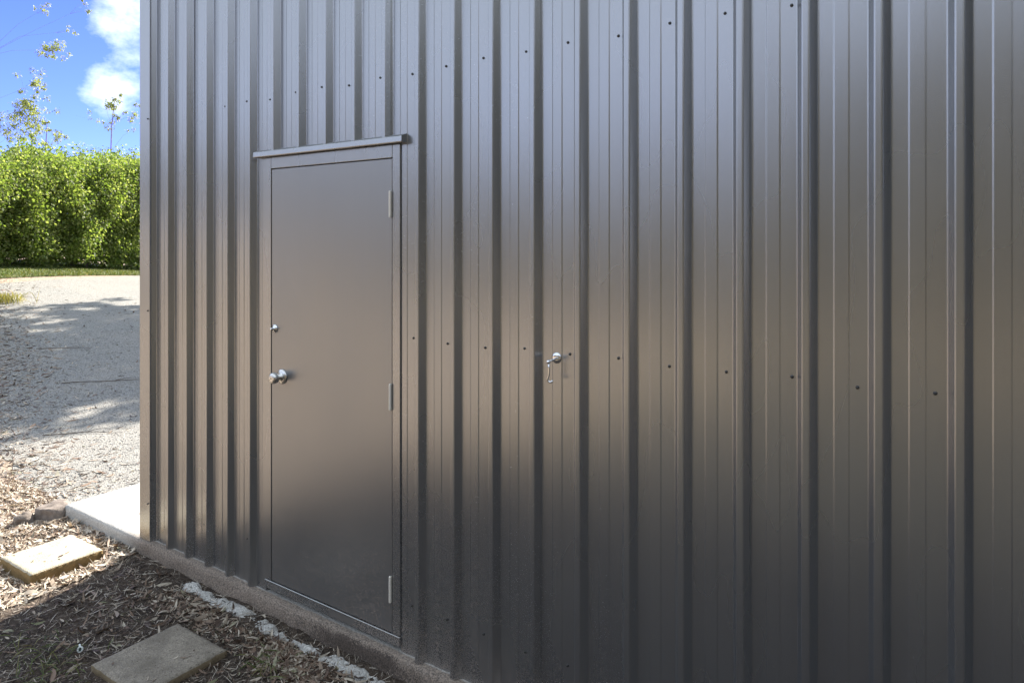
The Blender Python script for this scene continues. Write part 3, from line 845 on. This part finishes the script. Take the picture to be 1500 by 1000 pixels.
# a few green blades in the foreground and turf on the verge
pts = []
for (cx_, cy_, k_, s_) in ((-3.36, -0.83, 60, 0.10), (-3.1, -0.9, 40, 0.1), (-2.25, -0.42, 60, 0.09), (-2.6, -0.28, 30, 0.06), (-3.6, -0.8, 50, 0.12)):
    for q in range(k_):
        x, y = R.gauss(cx_, s_), R.gauss(cy_, s_ * 0.7)
        if keep_soil(x, y): pts.append((x, y, ground_z(x, y) + 0.015))
P = np.array(pts); n = len(P); L = rng.uniform(0.04, 0.12, n)
V, F = blades(P, L, np.full(n, 0.004), rng.uniform(0, 2 * PI, n), rng.normal(0.2, 0.35, n), rng.normal(0, 0.6, n), rng.normal(-0.12, 0.08, n), 4, rng.normal(0, 0.05, n))
tag(np_mesh('grass_blades', V, F, M['grass']), 'sparse thin green grass blades growing through the mulch near the grey paver', 'grass', kind='stuff')
pts = []
while len(pts) < 26000:
    y = R.uniform(-2.5, 15); x = float(hedge_x(y)) + 2.15 - R.random() ** 1.2 * 2.6
    pts.append((x, y, float(gz(x, y)) + 0.045))
P = np.array(pts); n = len(P); L = rng.uniform(0.05, 0.13, n)
V, F = blades(P, L, np.full(n, 0.014), rng.uniform(0, 2 * PI, n), rng.normal(1.0, 0.35, n), rng.normal(0, 0.6, n), rng.normal(-0.05, 0.08, n), 2)
tag(np_mesh('verge_grass', V, F, M['grass']), 'short green grass on the verge below the hedge', 'grass', kind='stuff')

# sticks lying on the gravel
def stick(x, y, L, yaw, r, label, bend=0.12, sd=1):
    r *= 0.62
    mb = MB(); rr = random.Random(sd); pts, rad = [], []
    for q in range(9):
        t = q / 8
        pts.append(((t - 0.5) * L, bend * L * math.sin(t * PI) * 0.5 + rr.uniform(-.012, .012) * L, r + 0.004 + 0.03 * L * abs(math.sin(t * 5 + sd)) * 0.3))
        rad.append(r * (1 - 0.6 * t))
    mb.tube(pts, rad, 6)
    p = Vector(pts[4]); mb.tube([p, p + Vector((0.12 * L, 0.10 * L, 0.01)), p + Vector((0.22 * L, 0.13 * L, 0.006))], [r * 0.6, r * 0.45, r * 0.2], 5)
    o = mb.build('stick', M['stick'])
    sl = 0.05 if x < -8 else 0.03
    o.location = (x, y, float(gz(x, y)) + 0.006); o.rotation_euler = (0, math.atan(0.045) * math.cos(yaw) if x < -8 else 0, yaw)
    return tag(o, label, 'stick', 'fallen sticks on the gravel')
stick(-9.15, 2.22, 1.10, 0.95, 0.011, 'longest thin stick lying across the shaded gravel from the leaf-strewn edge', 0.1, 1)
stick(-7.90, 2.55, 0.75, 0.95, 0.009, 'dark curved stick lying alone in the middle of the shaded gravel', 0.2, 2)
stick(-10.3, 4.35, 0.70, 1.0, 0.010, 'crooked dark stick on the gravel close to the shed wall, farthest up the drive', -0.2, 3)
stick(-7.75, 3.10, 0.55, 1.25, 0.010, 'forked stick on the gravel right beside the shed corner', 0.15, 4)
stick(-7.15, 0.98, 0.70, 0.75, 0.009, 'pale-ended twig near the sunny edge at the far left of the gravel', 0.2, 5)
stick(-11.7, 2.75, 0.75, 0.9, 0.010, 'short stick poking out of the leaf pile on the driveway edge', 0.05, 6)

# ------------------------------------------------------------------ foliage
def leaf_cloud(centers, radii, counts, size, droop=0.0, shell=0.55, seed=0, flat=1.0):
    """many folded leaf quads around clump centres"""
    g = np.random.default_rng(seed)
    C_ = np.repeat(centers, counts, axis=0); R_ = np.repeat(radii, counts)
    n = len(C_)
    d = g.normal(size=(n, 3)); d /= np.linalg.norm(d, axis=1)[:, None]
    rad = R_ * (shell + (1 - shell) * g.random(n)) * np.where(g.random(n) < 0.25, g.random(n), 1.0)
    P = C_ + d * rad[:, None] * np.array([1, 1, flat])
    # leaf direction: outward, random and drooping
    u = d * 0.7 + g.normal(size=(n, 3)) * 0.6; u[:, 2] -= droop
    u /= np.linalg.norm(u, axis=1)[:, None]
    w = np.cross(u, g.normal(size=(n, 3))); w /= np.linalg.norm(w, axis=1)[:, None]
    nn = np.cross(u, w)
    L = g.uniform(size[0], size[1], n)[:, None]; W = L * g.uniform(0.22, 0.34, n)[:, None] * size[2]
    a = P; b_ = P + u * L * 0.45 + w * W + nn * L * 0.05; c_ = P + u * L - np.array([0, 0, 1]) * L * 0.12; e = P + u * L * 0.45 - w * W + nn * L * 0.05
    V = np.stack([a, b_, c_, e], 1).reshape(-1, 3)
    F = np.arange(n * 4).reshape(-1, 4)
    return V, F

# hedge along the far side of the driveway
HB = (-23.65, 10.1, 0.7)
hedge = thing('hedge', 'tall dense green hedge behind the grass verge across the driveway', 'hedge', HB)
g = np.random.default_rng(4)
cs, rs, ct = [], [], []
HY0, HY1 = -3.0, 20.0
def hedge_h(y):
    return 3.66 + 0.36 * noise.noise(Vector((y * 0.55, 0, 2))) + 0.40 * noise.noise(Vector((y * 1.5, 3, 2))) - 0.20 * max(0.0, min(4.5, 9.8 - y))
for q in range(6600):
    y = HY0 + (HY1 - HY0) * g.random(); h = hedge_h(y); xc = float(hedge_x(y)) - 0.9
    t = g.random(); zrel = 0.12 + t * (h - 0.35)
    depth = 1.25 + 0.55 * math.sin(min(1.0, zrel / h) ** 1.6 * 2.5)
    side = g.random()
    if side < 0.46: xo = depth * (1 + 0.30 * noise.noise(Vector((y * 1.3, zrel * 1.3, 7)))) + g.normal() * 0.15
    elif side < 0.66: xo = (g.random() * 2 - 1) * depth; zrel = h - 0.30 + g.normal() * 0.16
    elif side < 0.92: xo = (g.random() * 2 - 1) * depth * 0.85
    else: xo = -depth * (0.4 + 0.6 * g.random()) + g.normal() * 0.2
    r = g.uniform(0.20, 0.48) if not 0.66 <= side < 0.92 else g.uniform(0.4, 0.62)
    if zrel < 0.45: r *= 0.7
    cs.append((xc + xo - HB[0], y - HB[1], float(gz(xc, y)) + zrel - HB[2])); rs.append(r); ct.append(int(78 * (r / 0.35) ** 1.6))
# upright young shoots on top
for q in range(260):
    y = HY0 + (HY1 - HY0) * g.random(); xc = float(hedge_x(y)) - 0.9
    cs.append((xc + g.uniform(-0.9, 0.9) - HB[0], y - HB[1], float(gz(xc, y)) + hedge_h(y) - HB[2] + g.uniform(-0.05, 0.34))); rs.append(g.uniform(0.10, 0.2)); ct.append(16)
V, F = leaf_cloud(np.array(cs), np.array(rs), np.array(ct), (0.045, 0.095, 1.4), 0.25, 0.45, 8)
np_mesh('foliage', V, F, M['hedge'], hedge)
for q in range(40):
    y = HY0 + 2 + (HY1 - HY0 - 6) * (q + g.random()) / 40; xc = float(hedge_x(y)) - 0.6 + g.uniform(-0.7, 0.5); z0 = float(gz(xc, y)) - HB[2]
    lean = g.normal(size=2) * 0.2; x_, y_ = xc - HB[0], y - HB[1]
    mb = MB(); mb.tube([(x_, y_, z0 - 0.05), (x_ + lean[0], y_ + lean[1], z0 + 1.0), (x_ + lean[0] * 2.2, y_ + lean[1] * 1.6, z0 + 2.6)], [0.055, 0.035, 0.012], 6)
    mb.build('stem', M['bark'], hedge)

# trees
def tree(label, base, pts, trunk_r, crown, leaf, seed, mname='gum', name='gum_tree', group='trees beyond the hedge', extra_branches=0, droop=0.5):
    """trunk through pts (relative), crown = [(x,y,z,r,count)] leaf clumps relative to base, each on its own limb"""
    t = thing(name, label, 'tree', base, group)
    mb = MB(); n = len(pts)
    mb.tube(pts, [trunk_r * (1 - 0.75 * q / (n - 1)) for q in range(n)], 9)
    P = [Vector(p) for p in pts]; rr = random.Random(seed)
    for (x, y, z, r, c) in crown:
        c_ = Vector((x, y, z))
        cand = [p for p in P if p.z < z - 0.15] or [P[0]]
        s = min(cand, key=lambda p: (p - c_).length + 0.15 * abs((z - p.z) - 1.2))
        m1 = s.lerp(c_, 0.5) + Vector((rr.uniform(-.15, .15), rr.uniform(-.15, .15), rr.uniform(.0, .25))) * (c_ - s).length * 0.5
        lr = max(0.004, min(0.007, trunk_r * 0.2 * min(1, r)))
        mb.tube([s, m1, c_], [lr, lr * 0.7, lr * 0.3], 5)
        for q in range(5):
            e = c_ + Vector((rr.gauss(0, 1), rr.gauss(0, 1), rr.gauss(0, .8))) * r * 0.6
            mb.tube([m1.lerp(c_, 0.7), e], [lr * 0.4, lr * 0.15], 4)
    mb.build('trunk', M['bark'], t)
    cr = np.array(crown)
    # break every clump into smaller ragged sprays
    g2 = np.random.default_rng(seed)
    sub_c, sub_r, sub_n = [], [], []
    for (x, y, z, r, c) in crown:
        k_ = max(4, int(c / 16))
        for q in range(k_):
            d = g2.normal(size=3) * r * 0.45
            sub_c.append((x + d[0], y + d[1], z + d[2])); sub_r.append(r * g2.uniform(0.14, 0.32)); sub_n.append(max(4, int(2.3 * c / k_ * g2.uniform(0.5, 1.4))))
    V, F = leaf_cloud(np.array(sub_c), np.array(sub_r), np.array(sub_n), leaf, droop, 0.3, seed)
    np_mesh('crown', V, F, M[mname], t)
    return t
GL = (0.07, 0.13, 0.9)
#@TREES
def px_tree(base_xy): return (base_xy[0], base_xy[1], float(gz(*base_xy)) - 0.05)
# big gum at the left, its trunk out of view; branches reach in
B = px_tree((-40.6, 10.3))
tree('gum tree at the left picture edge whose loose leaf sprays hang high in the sky', B, [(0, 0, 0), (0.2, 0.1, 3), (0.1, 0.4, 6), (0.6, 0.8, 9.0), (1.0, 1.2, 12.0)], 0.26,
     [(2.6, 3.1, 9.6, 0.75, 330), (1.7, 2.6, 7.9, 0.7, 330), (1.5, 2.3, 6.7, 0.85, 620), (1.2, 2.1, 5.7, 1.0, 900), (2.0, 2.9, 5.3, 0.8, 420), (3.0, 3.7, 10.6, 0.35, 40), (3.6, 4.1, 11.8, 0.35, 50), (2.3, 2.8, 11.6, 0.5, 70), (-1.5, 0.5, 8, 1.2, 500), (-1.0, -0.5, 11, 1.2, 500)], GL, 31)
B = px_tree((-38.0, 16.0))
tree('slender gum tree with one small sparse crown standing above the hedge', B, [(0, 0, 0), (0.05, 0, 3), (0.0, 0.1, 5.2), (0.1, 0.1, 6.6), (0.2, 0.2, 8.0)], 0.055,
     [(-0.2, 0.0, 7.5, 0.6, 120), (0.5, 0.5, 7.3, 0.7, 130), (0.2, 0.3, 8.1, 0.55, 90), (1.0, 1.1, 7.2, 0.6, 70), (0.9, 1.0, 6.5, 0.55, 50), (-0.7, -0.6, 6.9, 0.5, 50), (0.1, 0.1, 6.4, 0.5, 40)], GL, 32)
B = px_tree((-41.0, 14.2))
tree('thin young gum tree with a tiny round crown between the two taller gums', B, [(0, 0, 0), (0.05, 0, 3), (0.0, 0.05, 5.4), (0.05, 0.1, 6.6)], 0.06,
     [(0.0, 0.1, 6.5, 0.42, 90), (0.3, 0.3, 6.2, 0.3, 40)], GL, 33)
B = px_tree((-36.0, 18.5))
tree('gum tree barely showing low sparse leaves over the hedge near the shed', B, [(0, 0, 0), (0.05, 0, 3), (0.0, 0.05, 5.6), (0.05, 0.1, 6.2)], 0.07,
     [(-0.4, 0.0, 5.9, 0.42, 46), (0.5, 0.4, 5.7, 0.4, 40), (1.1, 0.9, 5.3, 0.35, 26)], GL, 34)
# two leafy trees behind the shed throw the shade on the gravel
g = np.random.default_rng(77)
def round_crown(h0, h1, rad, n, cnt):
    out = []
    for q in range(n):
        d = g.normal(size=3); d /= np.linalg.norm(d)
        f = g.random() ** 0.45
        out.append((d[0] * rad * f, d[1] * rad * f, (h0 + h1) / 2 + d[2] * (h1 - h0) / 2 * f, g.uniform(0.6, 1.15), cnt))
    return out
tree('broad leafy tree behind the shed that shades the gravel nearer the corner', px_tree((-11.8, 13.7)), [(0, 0, 0), (0.1, 0, 2.5), (0.0, 0.1, 5), (0.1, 0.1, 8.0)], 0.22, round_crown(4.8, 10.0, 2.7, 85, 110), (0.14, 0.24, 0.9), 41, 'gum', 'shade_tree', 'shade trees behind the shed')
tree('broad leafy tree behind the shed that shades the gravel farther from the corner', px_tree((-14.6, 14.0)), [(0, 0, 0), (0.1, 0, 2.5), (0.0, 0.1, 5), (0.1, 0.1, 8.0)], 0.22, round_crown(4.6, 9.8, 2.8, 85, 110), (0.14, 0.24, 0.9), 42, 'gum', 'shade_tree', 'shade trees behind the shed')

tree('unseen tall leafy tree added behind the middle of the shed to shade the yard', px_tree((-1.0, 9.8)), [(0, 0, 0), (0.1, 0, 4), (0.0, 0.1, 8), (0.1, 0.1, 11.0)], 0.28, round_crown(7.5, 13.5, 3.4, 90, 110), (0.14, 0.24, 0.9), 43, 'gum', 'shade_tree', 'shade trees behind the shed')  # unseen, added to darken the ground that the wall reflects
tree('unseen tall leafy tree added behind the right end of the shed to shade the yard', px_tree((5.0, 10.4)), [(0, 0, 0), (0.1, 0, 4), (0.0, 0.1, 8), (0.1, 0.1, 11.0)], 0.28, round_crown(7.5, 13.5, 3.4, 90, 110), (0.14, 0.24, 0.9), 44, 'gum', 'shade_tree', 'shade trees behind the shed')  # second unseen tree added for shade on the reflected yard
# wooded belt opposite the wall, behind the viewer: only its reflection reaches the paint
g = np.random.default_rng(99)
mb = MB(); cs, rs, ct = [], [], []
for q in range(40):
    x = -75 + 130 * (q + g.random()) / 40; y = -25 - 7 * g.random() + 0.10 * x * (x < 0); z = float(gz(x, y)); h = g.uniform(4.5, 8.0)
    if x < -25: y += 0.35 * (-x - 25)
    mb.tube([(x, y, z - 0.1), (x + 0.1, y, z + h * 0.45), (x + 0.2, y + 0.1, z + h * 0.9)], [0.16, 0.11, 0.03], 6)
    for w in range(34):
        d = g.normal(size=3); d /= np.linalg.norm(d); f = g.random() ** 0.5
        cs.append((x + d[0] * 2.6 * f, y + d[1] * 2.2 * f, z + h * 0.52 + d[2] * h * 0.46 * f)); rs.append(g.uniform(0.6, 1.1)); ct.append(46)
# nearer planting straight across from the wall: low shrubs left, tall trees right, sized for the reflected tone
for q in range(30):
    x = -15 + 30 * (q + g.random()) / 30; y = -12.5 - 3.0 * g.random(); z = -0.11
    h = g.uniform(1.7, 2.6) if x < -3.5 else g.uniform(6.2, 8.2)
    if x < -10: h *= 0.75
    mb.tube([(x, y, z - 0.1), (x + 0.1, y, z + h * 0.45), (x + 0.2, y + 0.1, z + h * 0.9)], [0.14, 0.10, 0.03], 6)
    for w in range(60):
        d = g.normal(size=3); d /= np.linalg.norm(d); f = g.random() ** 0.5
        cs.append((x + d[0] * 1.5 * f, y + d[1] * 1.3 * f, z + h * 0.50 + d[2] * h * 0.50 * f)); rs.append(g.uniform(0.5, 0.9)); ct.append(44)
for q in range(16):
    x = 8.5 + 6 * g.random() + 0.3 * q; y = -1.0 - 1.35 * q - g.random(); z = -0.11; h = g.uniform(6.5, 9.5)
    mb.tube([(x, y, z - 0.1), (x + 0.1, y, z + h * 0.45), (x + 0.2, y + 0.1, z + h * 0.9)], [0.16, 0.11, 0.03], 6)
    for w in range(42):
        d = g.normal(size=3); d /= np.linalg.norm(d); f = g.random() ** 0.5
        cs.append((x + d[0] * 2.0 * f, y + d[1] * 1.9 * f, z + h * 0.51 + d[2] * h * 0.48 * f)); rs.append(g.uniform(0.5, 0.9)); ct.append(46)
V, F = leaf_cloud(np.array(cs), np.array(rs), np.array(ct), (0.24, 0.42, 1.2), 0.3, 0.4, 5)
VV = np.concatenate([np.array([tuple(p) for p in mb.v]), V])
tl_q = [f for f in mb.f if len(f) == 4]
FF = np.concatenate([np.array(tl_q), F + len(mb.v)])
tag(np_mesh('tree_belt', VV, FF, M['belt']), 'unseen belt of leafy trees facing the ribbed wall, shaped for its reflection', 'woodland', kind='stuff')

# dry tuft at the left edge of the drive
t = thing('grass_tuft', 'yellow-green grass tuft at the left edge of the gravel driveway', 'grass tuft', (-15.9, 3.30, float(gz(-15.9, 3.30))))
n = 420; P = np.stack([rng.normal(0, 0.22, n), rng.normal(0, 0.22, n), rng.uniform(0.04, 0.1, n)], -1); L = rng.uniform(0.14, 0.34, n)
V, F = blades(P, L, np.full(n, 0.014), rng.uniform(0, 2 * PI, n), rng.normal(1.0, 0.3, n), rng.normal(0, 0.6, n), rng.normal(-0.12, 0.08, n), 4)
np_mesh('blades', V, F, M['tuft'], t)

# ------------------------------------------------------------------ light
SUN_EL, SUN_AZ = math.radians(36), math.atan2(-0.20, 0.98)      # azimuth from +Y towards +X
sd = Vector((math.sin(SUN_AZ) * math.cos(SUN_EL), math.cos(SUN_AZ) * math.cos(SUN_EL), math.sin(SUN_EL)))
sun = bpy.data.lights.new('sun', 'SUN'); sun.energy = 3.3; sun.angle = math.radians(0.53); sun.color = (1.0, 0.93, 0.82)
so = link(bpy.data.objects.new('sun', sun)); so.rotation_euler = sd.to_track_quat('Z', 'Y').to_euler(); so.location = (0, 0, 30)

world = bpy.data.worlds.new('World'); scene.world = world; world.use_nodes = True
nt = world.node_tree; k = N(nt); bg = nt.nodes['Background']
sky = k.n('ShaderNodeTexSky', sky_type='NISHITA', sun_disc=False)
sky.sun_elevation = SUN_EL; sky.sun_rotation = SUN_AZ; sky.air_density = 1.0; sky.dust_density = 0.0; sky.altitude = 2500; sky.ozone_density = 2.5
tc = k.n('ShaderNodeTexCoord'); dirv = tc.outputs['Generated']
base = k.mix(1.0, sky.outputs[0], (0.35, 0.375, 1.05), 'MULTIPLY')
# broken cloud in the blue gap beyond the hedge; cover elsewhere added for neutral light
mp = k.n('ShaderNodeMapping'); mp.inputs['Scale'].default_value = (1, 1, 1.5); mp.inputs['Location'].default_value = (0.3, 0.1, 0.2); k.l(dirv, mp.inputs[0])
nz = k.noise(mp.outputs[0], 11.0, 10, 0.6)
nz2 = k.noise(mp.outputs[0], 2.6, 5, 0.5)
def blob(c, r0, r1):
    c = Vector(c).normalized()
    vm = k.n('ShaderNodeVectorMath', operation='DISTANCE'); k.l(dirv, vm.inputs[0]); vm.inputs[1].default_value = c
    return k.rng(vm.outputs['Value'], r0, r1, 1.0, 0.0)
gap = blob((-1.12, 0.43, 0.22), 0.18, 0.55)
b1 = blob((-1.005, 0.520, 0.335), 0.02, 0.125)
b2 = blob((-1.030, 0.504, 0.215), 0.0, 0.060)
cov = k.math('SUBTRACT', k.math('MULTIPLY', k.math('MAXIMUM', b1, b2), 0.315), k.math('MULTIPLY', gap, 0.22))
d = k.math('ADD', cov, k.math('ADD', k.math('MULTIPLY', nz, 0.85), k.math('MULTIPLY', nz2, 0.25)))
fill_veil = k.math('MULTIPLY', k.math('SUBTRACT', 1.0, gap), 0.68)     # unseen whitening added outside the gap to neutralise and brighten sky light
cm = k.math('MAXIMUM', k.rng(d, 0.48, 0.76), fill_veil)
cl = k.mix(k.rng(d, 0.5, 0.85), (3.85, 4.45, 4.35), (5.3, 5.5, 5.2))
sk = k.mix(cm, base, cl)
k.l(sk, bg.inputs['Color']); bg.inputs['Strength'].default_value = 0.079

# ------------------------------------------------------------------ camera and output
cam = bpy.data.cameras.new('camera'); cam.sensor_width = 36; cam.lens = 36 * 1020 / 1500; cam.shift_y = -148 / 1500
cam.clip_start = 0.05; cam.clip_end = 1000
co = link(bpy.data.objects.new('camera', cam)); co.location = (0, -2.201, 1.76); co.rotation_euler = (PI / 2, 0, math.asin(0.5641))
scene.camera = co
vs = scene.view_settings; vs.view_transform = 'Standard'; vs.look = 'None'; vs.gamma = 1; vs.exposure = 2.3
scene.render.resolution_x = 1024; scene.render.resolution_y = 682
scene.cycles.max_bounces = 8
